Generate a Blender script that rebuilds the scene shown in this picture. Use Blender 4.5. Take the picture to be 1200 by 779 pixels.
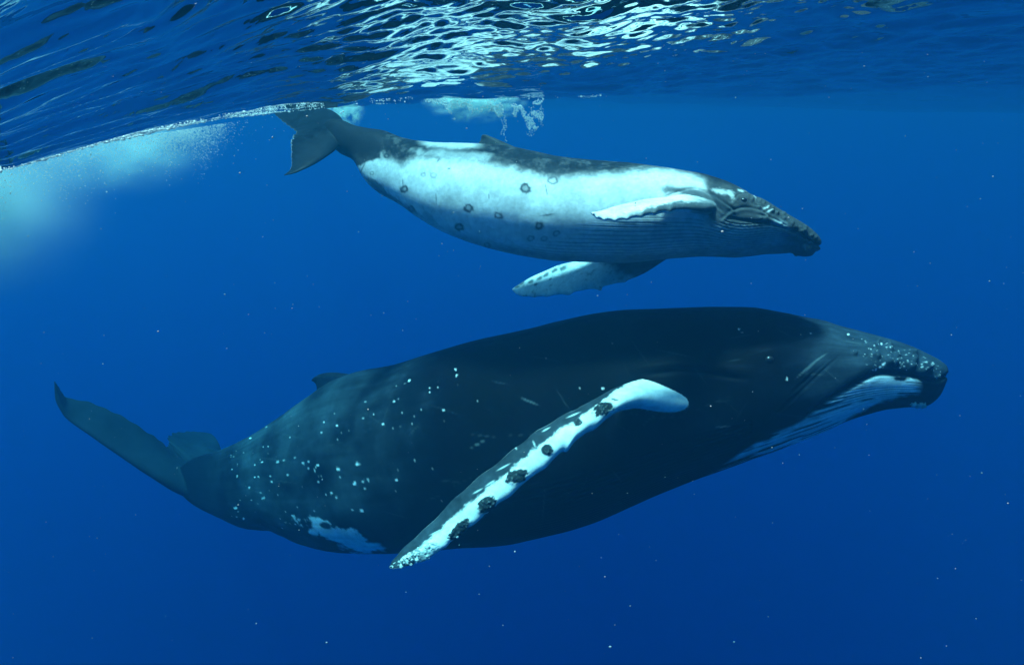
import bpy, math, random
import numpy as np
from mathutils import Matrix, Vector

for o in list(bpy.data.objects):
    bpy.data.objects.remove(o)
scene = bpy.context.scene
rng = np.random.default_rng(7)
random.seed(7)

# ------------------------------------------------------------------ camera
IMG_W, IMG_H = 1200.0, 779.0
FOCAL_PX = 782.0
CAM_Z = -0.70                       # the diver floats just under the surface (sea level z = 0)
PITCH = math.radians(18.0)          # looking down at the whales
cam_data = bpy.data.cameras.new("camera")
cam_data.sensor_fit = 'HORIZONTAL'
cam_data.sensor_width = 36.0
cam_data.lens = 36.0 * FOCAL_PX / IMG_W
cam_data.clip_start = 0.05
cam_data.clip_end = 2000.0
cam = bpy.data.objects.new("camera", cam_data)
scene.collection.objects.link(cam)
cam.location = (0, 0, CAM_Z)
cam.rotation_euler = (math.pi / 2 - PITCH, 0, 0)
scene.camera = cam

# ------------------------------------------------------------------ sky and sun
SUN_EL, SUN_AZ = math.radians(75.5), math.radians(246)   # azimuth clockwise from +Y (straight ahead)
sun_dir = Vector((math.cos(SUN_EL) * math.sin(SUN_AZ), math.cos(SUN_EL) * math.cos(SUN_AZ), math.sin(SUN_EL)))
world = bpy.data.worlds.new("World")
scene.world = world
world.use_nodes = True
wn = world.node_tree.nodes
sky_node = wn.new("ShaderNodeTexSky")
sky_node.sky_type = 'NISHITA'
sky_node.sun_disc = False
sky_node.sun_elevation = SUN_EL
sky_node.sun_rotation = SUN_AZ
world.node_tree.links.new(sky_node.outputs[0], wn["Background"].inputs[0])
wn["Background"].inputs[1].default_value = 0.12
sun_data = bpy.data.lights.new("sun", 'SUN')
sun_data.energy = 5.0
sun_data.angle = math.radians(9.0)        # the rippled surface spreads the beam
sun_data.color = (1.0, 0.96, 0.9)
sun = bpy.data.objects.new("sun", sun_data)
scene.collection.objects.link(sun)
sun.rotation_euler = sun_dir.to_track_quat('Z', 'Y').to_euler()

scene.view_settings.view_transform = 'Standard'
scene.view_settings.look = 'None'
scene.view_settings.gamma = 1.0
scene.view_settings.exposure = 1.34

cy = scene.cycles
cy.max_bounces = 8
cy.diffuse_bounces = 2
cy.glossy_bounces = 3
cy.transmission_bounces = 4
cy.volume_bounces = 4
cy.transparent_max_bounces = 12
cy.volume_step_rate = 2.0
cy.use_denoising = True
cy.caustics_reflective = False
cy.caustics_refractive = False
cy.sample_clamp_indirect = 6.0

# ------------------------------------------------------------------ helpers
FWD = np.array([0, math.cos(PITCH), -math.sin(PITCH)])
UP = np.array([0, math.sin(PITCH), math.cos(PITCH)])
RIGHT = np.array([1.0, 0, 0])
EYE = np.array([0, 0, CAM_Z])


def at(px, py, d):
    """world point seen at photo pixel (px, py), d metres in front of the camera"""
    px, py, d = np.broadcast_arrays(np.asarray(px, float), np.asarray(py, float), np.asarray(d, float))
    X = (px - IMG_W / 2) / FOCAL_PX * d
    Y = (IMG_H / 2 - py) / FOCAL_PX * d
    return EYE + X[..., None] * RIGHT + Y[..., None] * UP + d[..., None] * FWD


def seen(p):
    """photo pixel and distance of a world point"""
    q = np.asarray(p) - EYE
    z = q @ FWD
    return IMG_W / 2 + FOCAL_PX * (q @ RIGHT) / z, IMG_H / 2 - FOCAL_PX * (q @ UP) / z, z


def pchip(xk, yk, x):
    xk = np.asarray(xk, float); yk = np.asarray(yk, float); x = np.asarray(x, float)
    h = np.diff(xk); dl = np.diff(yk) / h
    m = np.zeros_like(yk)
    m[0], m[-1] = dl[0], dl[-1]
    for i in range(1, len(xk) - 1):
        if dl[i - 1] * dl[i] > 0:
            w1, w2 = 2 * h[i] + h[i - 1], h[i] + 2 * h[i - 1]
            m[i] = (w1 + w2) / (w1 / dl[i - 1] + w2 / dl[i])
    i = np.clip(np.searchsorted(xk, x) - 1, 0, len(h) - 1)
    t = np.clip((x - xk[i]) / h[i], 0, 1)
    t2, t3 = t * t, t * t * t
    return ((2 * t3 - 3 * t2 + 1) * yk[i] + (t3 - 2 * t2 + t) * h[i] * m[i]
            + (-2 * t3 + 3 * t2) * yk[i + 1] + (t3 - t2) * h[i] * m[i + 1])


def smooth(a, b, x):
    t = np.clip((x - a) / (b - a), 0, 1)
    return t * t * (3 - 2 * t)


def hash3(ix, iy, iz, seed):
    n = (ix.astype(np.int64) * 374761393 + iy.astype(np.int64) * 668265263 + iz.astype(np.int64) * 2147483647 + seed * 974634541) & 0xffffffff
    n = ((n ^ (n >> 13)) * 1274126177) & 0xffffffff
    n = ((n ^ (n >> 16)) * 2246822519) & 0xffffffff
    return ((n ^ (n >> 15)) & 0xffff) / 65535.0


def vnoise(p, seed=0):
    f = np.floor(p); t = p - f; t = t * t * (3 - 2 * t); f = f.astype(np.int64)
    r = 0
    for dx in (0, 1):
        for dy in (0, 1):
            for dz in (0, 1):
                w = (t[..., 0] if dx else 1 - t[..., 0]) * (t[..., 1] if dy else 1 - t[..., 1]) * (t[..., 2] if dz else 1 - t[..., 2])
                r = r + w * hash3(f[..., 0] + dx, f[..., 1] + dy, f[..., 2] + dz, seed)
    return r * 2 - 1


def fbm(p, scale, octaves=4, seed=0, gain=0.55):
    p = np.asarray(p, float) * scale
    a, s, r = 1.0, 0.0, 0
    for k in range(octaves):
        r = r + a * vnoise(p, seed + k * 17)
        s += a; a *= gain; p = p * 2.03 + 5.17
    return r / s


def new_object(name, mesh, parent=None):
    o = bpy.data.objects.new(name, mesh)
    scene.collection.objects.link(o)
    o.parent = parent
    return o


def tag(o, label, cat=None, kind=None, group=None):
    o["label"] = label
    if cat: o["category"] = cat
    if kind: o["kind"] = kind
    if group: o["group"] = group
    return o


def mesh_from(name, verts, faces, colour=None, mat=None, flat=False):
    me = bpy.data.meshes.new(name)
    verts = np.asarray(verts, np.float32)
    faces = np.asarray(faces, np.int32)
    k = faces.shape[1]
    me.vertices.add(len(verts)); me.vertices.foreach_set("co", verts.ravel())
    me.loops.add(faces.size); me.loops.foreach_set("vertex_index", faces.ravel())
    me.polygons.add(len(faces))
    me.polygons.foreach_set("loop_start", np.arange(0, faces.size, k, dtype=np.int32))
    me.update(calc_edges=True); me.validate()
    if not flat:
        me.shade_smooth()
    if colour is not None:
        a = me.attributes.new("pigment", 'FLOAT_COLOR', 'POINT')
        a.data.foreach_set("color", np.c_[colour, np.ones(len(colour))].astype(np.float32).ravel())
    if mat: me.materials.append(mat)
    return me


def grid_tube(P, colour):
    """closed tube from P[n, m, 3] (m around); ends closed to a point. Returns verts, tris, colours"""
    n, m = P.shape[:2]
    V = P.reshape(-1, 3)
    i = np.arange(n - 1)[:, None]; j = np.arange(m)[None, :]; j2 = (j + 1) % m
    a, b, c, d = i * m + j, i * m + j2, (i + 1) * m + j2, (i + 1) * m + j
    T = np.concatenate([np.stack([a, b, c], -1).reshape(-1, 3), np.stack([a, c, d], -1).reshape(-1, 3)])
    V = np.vstack([V, P[0].mean(0), P[-1].mean(0)])
    C = np.vstack([colour.reshape(-1, 3), colour[0].mean(0), colour[-1].mean(0)])
    jj = np.arange(m); k = (jj + 1) % m
    s0, s1 = n * m, n * m + 1
    T = np.vstack([T, np.stack([k, jj, np.full(m, s0)], -1), np.stack([(n - 1) * m + jj, (n - 1) * m + k, np.full(m, s1)], -1)])
    # outward orientation from the signed volume
    q = V - V.mean(0)
    if np.einsum('ij,ij->i', q[T[:, 0]], np.cross(q[T[:, 1]], q[T[:, 2]])).sum() < 0:
        T = T[:, ::-1]
    return V, T, C


def grid_normals(P):
    du = np.gradient(P, axis=0)
    dv = np.roll(P, -1, 1) - np.roll(P, 1, 1)
    N = np.cross(du, dv)
    N /= np.linalg.norm(N, axis=-1, keepdims=True) + 1e-12
    ctr = P.mean(1, keepdims=True)
    if ((P - ctr) * N).sum() < 0: N = -N
    return N


def nodes_of(name):
    m = bpy.data.materials.new(name); m.use_nodes = True
    nt = m.node_tree; nt.nodes.clear()
    out = nt.nodes.new("ShaderNodeOutputMaterial")
    return m, nt, out


# ------------------------------------------------------------------ materials
def make_skin(name, bump=0.004, rough=0.42, scale=14.0):
    m, nt, out = nodes_of(name)
    N, L = nt.nodes.new, nt.links.new
    bs = N("ShaderNodeBsdfPrincipled")
    at_ = N("ShaderNodeAttribute"); at_.attribute_name = "pigment"
    tc = N("ShaderNodeTexCoord")
    n1 = N("ShaderNodeTexNoise"); n1.inputs["Scale"].default_value = scale; n1.inputs["Detail"].default_value = 8; n1.inputs["Roughness"].default_value = 0.65
    n2 = N("ShaderNodeTexNoise"); n2.inputs["Scale"].default_value = scale * 0.16; n2.inputs["Detail"].default_value = 5
    L(tc.outputs["Object"], n1.inputs["Vector"]); L(tc.outputs["Object"], n2.inputs["Vector"])
    r1 = N("ShaderNodeMapRange"); r1.inputs[1].default_value = 0.3; r1.inputs[2].default_value = 0.7; r1.inputs[3].default_value = 0.78; r1.inputs[4].default_value = 1.18
    r2 = N("ShaderNodeMapRange"); r2.inputs[1].default_value = 0.3; r2.inputs[2].default_value = 0.7; r2.inputs[3].default_value = 0.8; r2.inputs[4].default_value = 1.15
    L(n1.outputs[0], r1.inputs[0]); L(n2.outputs[0], r2.inputs[0])
    mu = N("ShaderNodeMath"); mu.operation = 'MULTIPLY'; L(r1.outputs[0], mu.inputs[0]); L(r2.outputs[0], mu.inputs[1])
    mx = N("ShaderNodeVectorMath"); mx.operation = 'SCALE'; L(at_.outputs["Color"], mx.inputs[0]); L(mu.outputs[0], mx.inputs["Scale"])
    L(mx.outputs[0], bs.inputs["Base Color"])
    rr = N("ShaderNodeMapRange"); rr.inputs[3].default_value = rough - 0.1; rr.inputs[4].default_value = rough + 0.16
    L(n1.outputs[0], rr.inputs[0]); L(rr.outputs[0], bs.inputs["Roughness"])
    bs.inputs["IOR"].default_value = 1.09
    bp = N("ShaderNodeBump"); bp.inputs["Strength"].default_value = 0.6; bp.inputs["Distance"].default_value = bump
    L(n1.outputs[0], bp.inputs["Height"]); L(bp.outputs[0], bs.inputs["Normal"])
    L(bs.outputs[0], out.inputs["Surface"])
    return m


def make_plain(name, col, rough=0.5, translucent=0.0):
    m, nt, out = nodes_of(name)
    N, L = nt.nodes.new, nt.links.new
    bs = N("ShaderNodeBsdfPrincipled")
    tc = N("ShaderNodeTexCoord"); n1 = N("ShaderNodeTexNoise"); n1.inputs["Scale"].default_value = 30.0
    L(tc.outputs["Object"], n1.inputs["Vector"])
    cr = N("ShaderNodeMix"); cr.data_type = 'RGBA'
    cr.inputs[6].default_value = (*[c * 0.75 for c in col], 1); cr.inputs[7].default_value = (*col, 1)
    L(n1.outputs[0], cr.inputs[0]); L(cr.outputs[2], bs.inputs["Base Color"])
    bs.inputs["Roughness"].default_value = rough
    if translucent:
        tr = N("ShaderNodeBsdfTranslucent"); L(cr.outputs[2], tr.inputs[0])
        mx = N("ShaderNodeMixShader"); mx.inputs[0].default_value = translucent
        L(bs.outputs[0], mx.inputs[1]); L(tr.outputs[0], mx.inputs[2]); L(mx.outputs[0], out.inputs["Surface"])
    else:
        L(bs.outputs[0], out.inputs["Surface"])
    return m


def make_water():
    m, nt, out = nodes_of("sea_surface")
    N, L = nt.nodes.new, nt.links.new
    tc = N("ShaderNodeTexCoord")
    n1 = N("ShaderNodeTexNoise"); n1.inputs["Scale"].default_value = 6.0; n1.inputs["Detail"].default_value = 2; n1.inputs["Distortion"].default_value = 0.5
    L(tc.outputs["Object"], n1.inputs["Vector"])
    bp = N("ShaderNodeBump"); bp.inputs["Strength"].default_value = 0.5; bp.inputs["Distance"].default_value = 0.016
    L(n1.outputs[0], bp.inputs["Height"])
    fr = N("ShaderNodeFresnel"); fr.inputs["IOR"].default_value = 1.33
    gl = N("ShaderNodeBsdfGlossy"); gl.inputs["Roughness"].default_value = 0.02
    L(bp.outputs[0], fr.inputs["Normal"]); L(bp.outputs[0], gl.inputs["Normal"])
    tr = N("ShaderNodeBsdfTransparent")
    mx = N("ShaderNodeMixShader")
    L(fr.outputs[0], mx.inputs[0]); L(tr.outputs[0], mx.inputs[1]); L(gl.outputs[0], mx.inputs[2])
    L(mx.outputs[0], out.inputs["Surface"])
    return m


def make_volume(name, sig_s, sig_a, aniso):
    m, nt, out = nodes_of(name)
    pv = nt.nodes.new("ShaderNodeVolumePrincipled")
    sig_s, sig_a = np.array(sig_s), np.array(sig_a)
    dens = float((sig_s + sig_a).max() * 1.05)
    col = sig_s / dens
    ac = (1 - sig_a / dens / (1 - col)) ** 2
    pv.inputs["Color"].default_value = (*col, 1)
    pv.inputs["Absorption Color"].default_value = (*ac, 1)
    pv.inputs["Density"].default_value = dens
    pv.inputs["Anisotropy"].default_value = aniso
    nt.links.new(pv.outputs[0], out.inputs["Volume"])
    return m


# ------------------------------------------------------------------ sea surface
def sea_height(X, Y):
    r = np.hypot(X, Y); az = np.arctan2(X, Y)
    front = smooth(-0.2, 0.35, np.cos(az))
    px = IMG_W / 2 + FOCAL_PX * np.tan(np.clip(az, -1.2, 1.2)) / math.cos(PITCH)
    # the swell: its trough runs from close by on the left to far off on the right
    edge_y = np.interp(px, [-250, 0, 130, 330, 500, 700, 850, 1000, 1200, 1450], [203, 185, 162, 132, 116, 112, 119, 127, 132, 133])
    R = np.interp(px, [-250, 0, 130, 330, 500, 700, 850, 1000, 1200, 1450], [5.5, 6.6, 7.8, 10.2, 11.4, 12, 18, 28, 38, 40])
    hor = IMG_H / 2 - FOCAL_PX * math.tan(PITCH)
    el = (hor - edge_y) / FOCAL_PX * math.cos(PITCH) ** 2
    zt = CAM_Z + R * el
    t = r / R
    z_near = np.interp(px, [0, 200, 420, 560], [-0.42, -0.30, 0.05, 0.28])
    ex = np.interp(px, [0, 200, 420, 560], [1.05, 1.1, 1.4, 1.55])
    z = np.where(t < 1, zt + (z_near - zt) * np.clip(1 - t, 0, 1) ** ex, zt * (1 - smooth(1.0, 2.6, t)) + 0.0)
    z = z * front + 0.035 * np.sin(0.55 * X + 0.35 * Y + 1.0) * smooth(4, 9, r) + 0.05 * np.sin(0.21 * X - 0.33 * Y) * smooth(5, 14, r) + 0.05 * np.sin(1.1 * X + 0.2 * Y + 2.0) * smooth(10, 16, r)
    g = np.random.default_rng(11)
    calm = np.interp(px, [0, 250, 450], [0.75, 0.8, 1.0])      # the swell's face on the left is smoother
    pw_ = np.stack([X, Y, 0 * X], -1)
    X = X + 0.22 * fbm(pw_, 0.7, 3, 301); Y = Y + 0.26 * fbm(pw_, 0.9, 3, 302)
    Yw = 0.4 * Y + 0.6 * r * np.interp(px, [0, 130, 330, 500], [1.36, 1.22, 1.05, 1.0])
    for k in range(96):
        lam = 0.11 * (24.0 ** (k / 95.0))
        th = 0.05 + g.normal() * 0.55 + math.pi / 2
        kk = 2 * math.pi / lam
        amp = 0.0050 * lam ** 0.9 / math.sqrt(1 + (lam / 1.2) ** 2) * (0.5 + 1.0 * g.random())
        ph = g.random() * 6.283
        q = kk * (X * math.cos(th) + Yw * math.sin(th)) + ph + 0.9 * np.sin(0.27 * kk * (X * math.sin(th) - Yw * math.cos(th)) + ph * 2)
        res = np.clip(lam / (r * 0.022 + 1e-3) - 0.3, 0, 1) * np.where(r > 16, np.clip(lam / (r * 0.1), 0, 1), 1)     # no wave shorter than the mesh carries
        z = z + amp * (calm if lam > 0.3 else calm ** 1.6) * res * (np.sin(q) + 0.22 * np.sin(2 * q))
    return z


az = np.concatenate([np.linspace(-50, 50, 560), np.linspace(55, 305, 50)]) * math.pi / 180
rr = np.concatenate([[0.02], np.geomspace(0.5, 1.5, 12)[:-1], np.geomspace(1.5, 16, 540)[:-1], np.geomspace(16, 310, 90)])
A, Rr = np.meshgrid(az, rr, indexing='ij')
SX, SY = np.sin(A) * Rr, np.cos(A) * Rr
SZ = sea_height(SX, SY)
n, m_ = SX.shape
i = np.arange(n)[:, None]; j = np.arange(m_ - 1)[None, :]
i2 = (i + 1) % n
quads = np.stack([i * m_ + j, i * m_ + j + 1, i2 * m_ + j + 1, i2 * m_ + j], -1).reshape(-1, 4)
V = np.stack([SX, SY, SZ], -1).reshape(-1, 3)
q0 = V[quads[1000]]
if np.cross(q0[1] - q0[0], q0[2] - q0[0])[2] < 0:
    quads = quads[:, ::-1]
water = new_object("water", mesh_from("water", V, quads, mat=make_water()))
tag(water, "rippled underside of the sea surface along the top of the picture", kind="structure")

# ------------------------------------------------------------------ sea water between things
HX, HZ0, HZ1 = 320.0, -170.0, 1.6
hv = [(x, y, z) for x in (-HX, HX) for y in (-HX, HX) for z in (HZ0, HZ1)]
hf = [(0, 1, 3, 2), (4, 6, 7, 5), (0, 4, 5, 1), (2, 3, 7, 6), (0, 2, 6, 4), (1, 5, 7, 3)]
haze = new_object("haze", mesh_from("haze", hv, hf, flat=True,
                  mat=make_volume("sea_water", (0.0008, 0.0099, 0.0172), (0.125, 0.0250, 0.0084), 0.64)))
tag(haze, "clear deep blue sea water all around the whales", kind="stuff")


# ------------------------------------------------------------------ whale building
def loft_body(xk_top, top, xk_bot, bot, xk_d, dk, xk_b, bk, xk_f, fk, x0, x1, ns, nt, fit=6):
    """body lofted through upright slices. Returns P[ns,nt,3], per-vertex photo place of the near flank (PX, PY), angle"""
    def build(off_t, off_b, ns, nt):
        t = np.linspace(0, 1, ns)
        e = 0.5 - 0.5 * np.cos(np.pi * t)
        xs = x0 + (x1 - x0) * (0.35 * t + 0.65 * e)
        xs = np.clip(xs, x0 + 0.05, x1 - 0.05)
        yt = pchip(xk_top, top, xs) + np.interp(xs, *off_t)
        yb = pchip(xk_bot, bot, xs) + np.interp(xs, *off_b)
        d = pchip(xk_d, dk, xs); b = pchip(xk_b, bk, xs); f = pchip(xk_f, fk, xs)
        yb = np.maximum(yb, yt + 0.2)
        yc = yb + (yt - yb) * f
        c = at(xs, yc, d)
        ht, hb = (yc - yt) * d / FOCAL_PX, (yb - yc) * d / FOCAL_PX
        tx = np.gradient((xs - 600) / FOCAL_PX * d); tz = np.gradient(d)
        w = max(3, ns // 12); ker = np.ones(w) / w
        tx = np.convolve(np.pad(tx, w, 'edge'), ker, 'same')[w:-w]; tz = np.convolve(np.pad(tz, w, 'edge'), ker, 'same')[w:-w]
        ln = np.hypot(tx, tz)
        nv = (tz / ln)[:, None] * RIGHT + (-tx / ln)[:, None] * FWD
        th = np.linspace(0, 2 * np.pi, nt, endpoint=False)
        cth, sth = np.cos(th), np.sin(th)
        v = np.where(cth[None] > 0, ht[:, None] * np.abs(cth) ** 0.94, -hb[:, None] * np.abs(cth) ** 0.94)
        wv = b[:, None] * (np.sign(sth) * np.abs(sth) ** 0.94)[None]
        P = c[:, None, :] + v[..., None] * UP + wv[..., None] * nv[:, None, :]
        Pm = c[:, None, :] + v[..., None] * UP + np.abs(wv)[..., None] * nv[:, None, :]
        return P, Pm, th, xs
    gx = np.linspace(x0, x1, 60)
    ot, ob = np.zeros(60), np.zeros(60)
    for it in range(fit):          # make the rounded body keep the measured profile
        P, _, _, _ = build((gx, ot), (gx, ob), 240, 72)
        qx, qy, _ = seen(P.reshape(-1, 3))
        for k in range(2, 58):
            s = np.abs(qx - gx[k]) < 5
            if s.sum() > 5:
                ot[k] += 0.7 * (pchip(xk_top, top, gx[k]) - qy[s].min())
                ob[k] += 0.7 * (pchip(xk_bot, bot, gx[k]) - qy[s].max())
        ot = np.convolve(np.pad(ot, 1, 'edge'), [0.2, 0.6, 0.2], 'valid'); ob = np.convolve(np.pad(ob, 1, 'edge'), [0.2, 0.6, 0.2], 'valid')
    P, Pm, th, xs = build((gx, ot), (gx, ob), ns, nt)
    PX, PY, _ = seen(Pm.reshape(-1, 3))
    return P, PX.reshape(P.shape[:2]), PY.reshape(P.shape[:2]), th, xs


def loft_fin(lead, trail, thick, ns, nc, lead_fn=None, trail_fn=None, camber=0.0):
    """fin lofted from leading-edge and trailing-edge points (px, py, d). Returns P, s, c, side"""
    lead, trail = np.array(lead, float), np.array(trail, float)
    kk = np.linspace(0, 1, len(lead)); s = np.linspace(0, 1, ns) ; s = 0.5 * s + 0.5 * (1 - (1 - s) ** 2)
    l = np.stack([pchip(kk, lead[:, a], s) for a in range(3)], -1)
    t = np.stack([pchip(kk, trail[:, a], s) for a in range(3)], -1)
    L3, T3 = at(l[:, 0], l[:, 1], l[:, 2]), at(t[:, 0], t[:, 1], t[:, 2])
    ch = T3 - L3
    if lead_fn is not None: L3 = L3 - ch * lead_fn(s)[:, None]
    if trail_fn is not None: T3 = T3 + ch * trail_fn(s)[:, None]
    ch = T3 - L3
    sp = np.gradient((L3 + T3) / 2, axis=0)
    nn = np.cross(ch, sp); nn /= np.linalg.norm(nn, axis=1, keepdims=True) + 1e-12
    w = max(3, ns // 8); ker = np.ones(w) / w
    nn = np.stack([np.convolve(np.pad(nn[:, a], w, 'edge'), ker, 'same')[w:-w] for a in range(3)], -1)
    nn /= np.linalg.norm(nn, axis=1, keepdims=True)
    if nn[ns // 2] @ FWD > 0: nn = -nn                       # normal faces the camera side
    ph = np.linspace(0, 2 * np.pi, nc, endpoint=False)
    c = 0.5 - 0.5 * np.cos(ph)
    side = np.where(ph <= np.pi, 1.0, -1.0)
    prof = 2 * (1.48 * np.sqrt(c) - 0.63 * c - 1.758 * c ** 2 + 1.4215 * c ** 3 - 0.5075 * c ** 4) + 0.02 * (1 - c)
    th = pchip(np.linspace(0, 1, len(thick)), thick, s)
    P = L3[:, None] + ch[:, None] * c[None, :, None] + nn[:, None] * (th[:, None] * (prof * side)[None])[..., None] * 0.5
    P = P + nn[:, None] * (camber * np.linalg.norm(ch, axis=1)[:, None] * (c * (1 - c) * 4)[None])[..., None]
    S, Cc = np.meshgrid(s, c, indexing='ij')
    return P, S, Cc, np.broadcast_to(side[None], S.shape)


def union_mesh(name, pieces, mat, blend=()):
    """one continuous skin from several closed shells"""
    objs = []
    for k, (V, T, C) in enumerate(pieces):
        objs.append(new_object("shell", mesh_from("shell", V, T, C)))
    base = objs[0]
    for o in objs[1:]:
        md = base.modifiers.new("union", 'BOOLEAN')
        md.operation = 'UNION'; md.object = o
        md.solver = 'MANIFOLD'
    dg = bpy.context.evaluated_depsgraph_get()
    dg.update()
    me = bpy.data.meshes.new_from_object(base.evaluated_get(dg))
    me.name = name
    for o in objs:
        d = o.data
        bpy.data.objects.remove(o); bpy.data.meshes.remove(d)
    # colour the new seam vertices like their neighbours
    nv = len(me.vertices)
    co = np.empty(nv * 3, np.float32); me.vertices.foreach_get("co", co)
    known = set()
    for (V, T, C) in pieces: known.update(np.ascontiguousarray(np.asarray(V, np.float32)).view('V12').ravel().tolist())
    fresh = np.array([v not in known for v in co.reshape(-1, 3).copy().view('V12').ravel().tolist()])
    ed = np.empty(len(me.edges) * 2, np.int32); me.edges.foreach_get("vertices", ed); ed = ed.reshape(-1, 2)
    pa = me.attributes["pigment"]; pc = np.empty(nv * 4, np.float32); pa.data.foreach_get("color", pc); pc = pc.reshape(-1, 4)
    for _ in range(4):
        e = ed[fresh[ed[:, 0]] ^ fresh[ed[:, 1]]]
        e = np.where(fresh[e[:, :1]], e, e[:, ::-1])
        acc = np.zeros((nv, 4)); cnt = np.zeros(nv)
        np.add.at(acc, e[:, 0], pc[e[:, 1]]); np.add.at(cnt, e[:, 0], 1)
        k = cnt > 0
        pc[k] = acc[k] / cnt[k][:, None]; fresh = fresh & ~k
    pa.data.foreach_set("color", pc.ravel())
    # soften the seams where fins grow out of the body
    nv = len(me.vertices)
    co = np.empty(nv * 3, np.float32); me.vertices.foreach_get("co", co); co = co.reshape(-1, 3).astype(float)
    ed = np.empty(len(me.edges) * 2, np.int32); me.edges.foreach_get("vertices", ed); ed = ed.reshape(-1, 2)
    for (pt, rad, its) in blend:
        w = np.clip(1.4 * (1 - np.linalg.norm(co - pt, axis=1) / rad), 0, 1)
        e = ed[(w[ed[:, 0]] > 0) | (w[ed[:, 1]] > 0)]
        for _ in range(its):
            acc = np.zeros_like(co); cnt = np.zeros(nv)
            np.add.at(acc, e[:, 0], co[e[:, 1]]); np.add.at(acc, e[:, 1], co[e[:, 0]])
            np.add.at(cnt, e[:, 0], 1); np.add.at(cnt, e[:, 1], 1)
            k = (w > 0) & (cnt > 0)
            co[k] += (0.6 * w[k])[:, None] * (acc[k] / cnt[k][:, None] - co[k])
    me.vertices.foreach_set("co", co.astype(np.float32).ravel())
    me.update(); me.shade_smooth()
    me.materials.clear(); me.materials.append(mat)
    print("UNION", name, nv, [a.name for a in me.attributes])
    return me


def mixc(C, col, w):
    return C * (1 - w[..., None]) + np.array(col) * w[..., None]


def blob(PX, PY, x, y, rx, ry, ang=0.0, soft=0.35, jit=None):
    c, s = math.cos(ang), math.sin(ang)
    u, v = (PX - x) * c + (PY - y) * s, -(PX - x) * s + (PY - y) * c
    d = np.sqrt((u / rx) ** 2 + (v / ry) ** 2)
    if jit is not None: d = d + jit
    return smooth(1 + soft, 1 - soft, d)


def near_point(P, px, py):
    """skin point of the near flank at a photo pixel"""
    q = P.reshape(-1, 3)
    x, y, z = seen(q)
    d2 = (x - px) ** 2 + (y - py) ** 2
    k = np.argsort(d2)[:60]
    return q[k[np.argmin(z[k] + np.sqrt(d2[k]) * 0.02)]]


DARK = np.array([0.006, 0.009, 0.015])
skin_mother = make_skin("whale_skin", bump=0.01, rough=0.45, scale=9.0)
skin_calf = make_skin("calf_skin", bump=0.004, rough=0.4, scale=16.0)


def eyeball(parent, centre, r, rx=1.25):
    nu, nv = 20, 12
    vs, fs = [], []
    for a in range(nv + 1):
        for b in range(nu):
            t, p = math.pi * a / nv, 2 * math.pi * b / nu
            vs.append(centre + r * (rx * math.sin(t) * math.cos(p) * RIGHT + math.cos(t) * UP + math.sin(t) * math.sin(p) * FWD))
    for a in range(nv):
        for b in range(nu):
            fs.append((a * nu + b, a * nu + (b + 1) % nu, (a + 1) * nu + (b + 1) % nu, (a + 1) * nu + b))
    return new_object("eye", mesh_from("eye", vs, fs, mat=EYE_MAT), parent)


EYE_MAT = make_plain("whale_eye", (0.012, 0.01, 0.01), 0.3)
BARN = make_plain("barnacle_shell", (0.62, 0.62, 0.56), 0.75)


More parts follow.
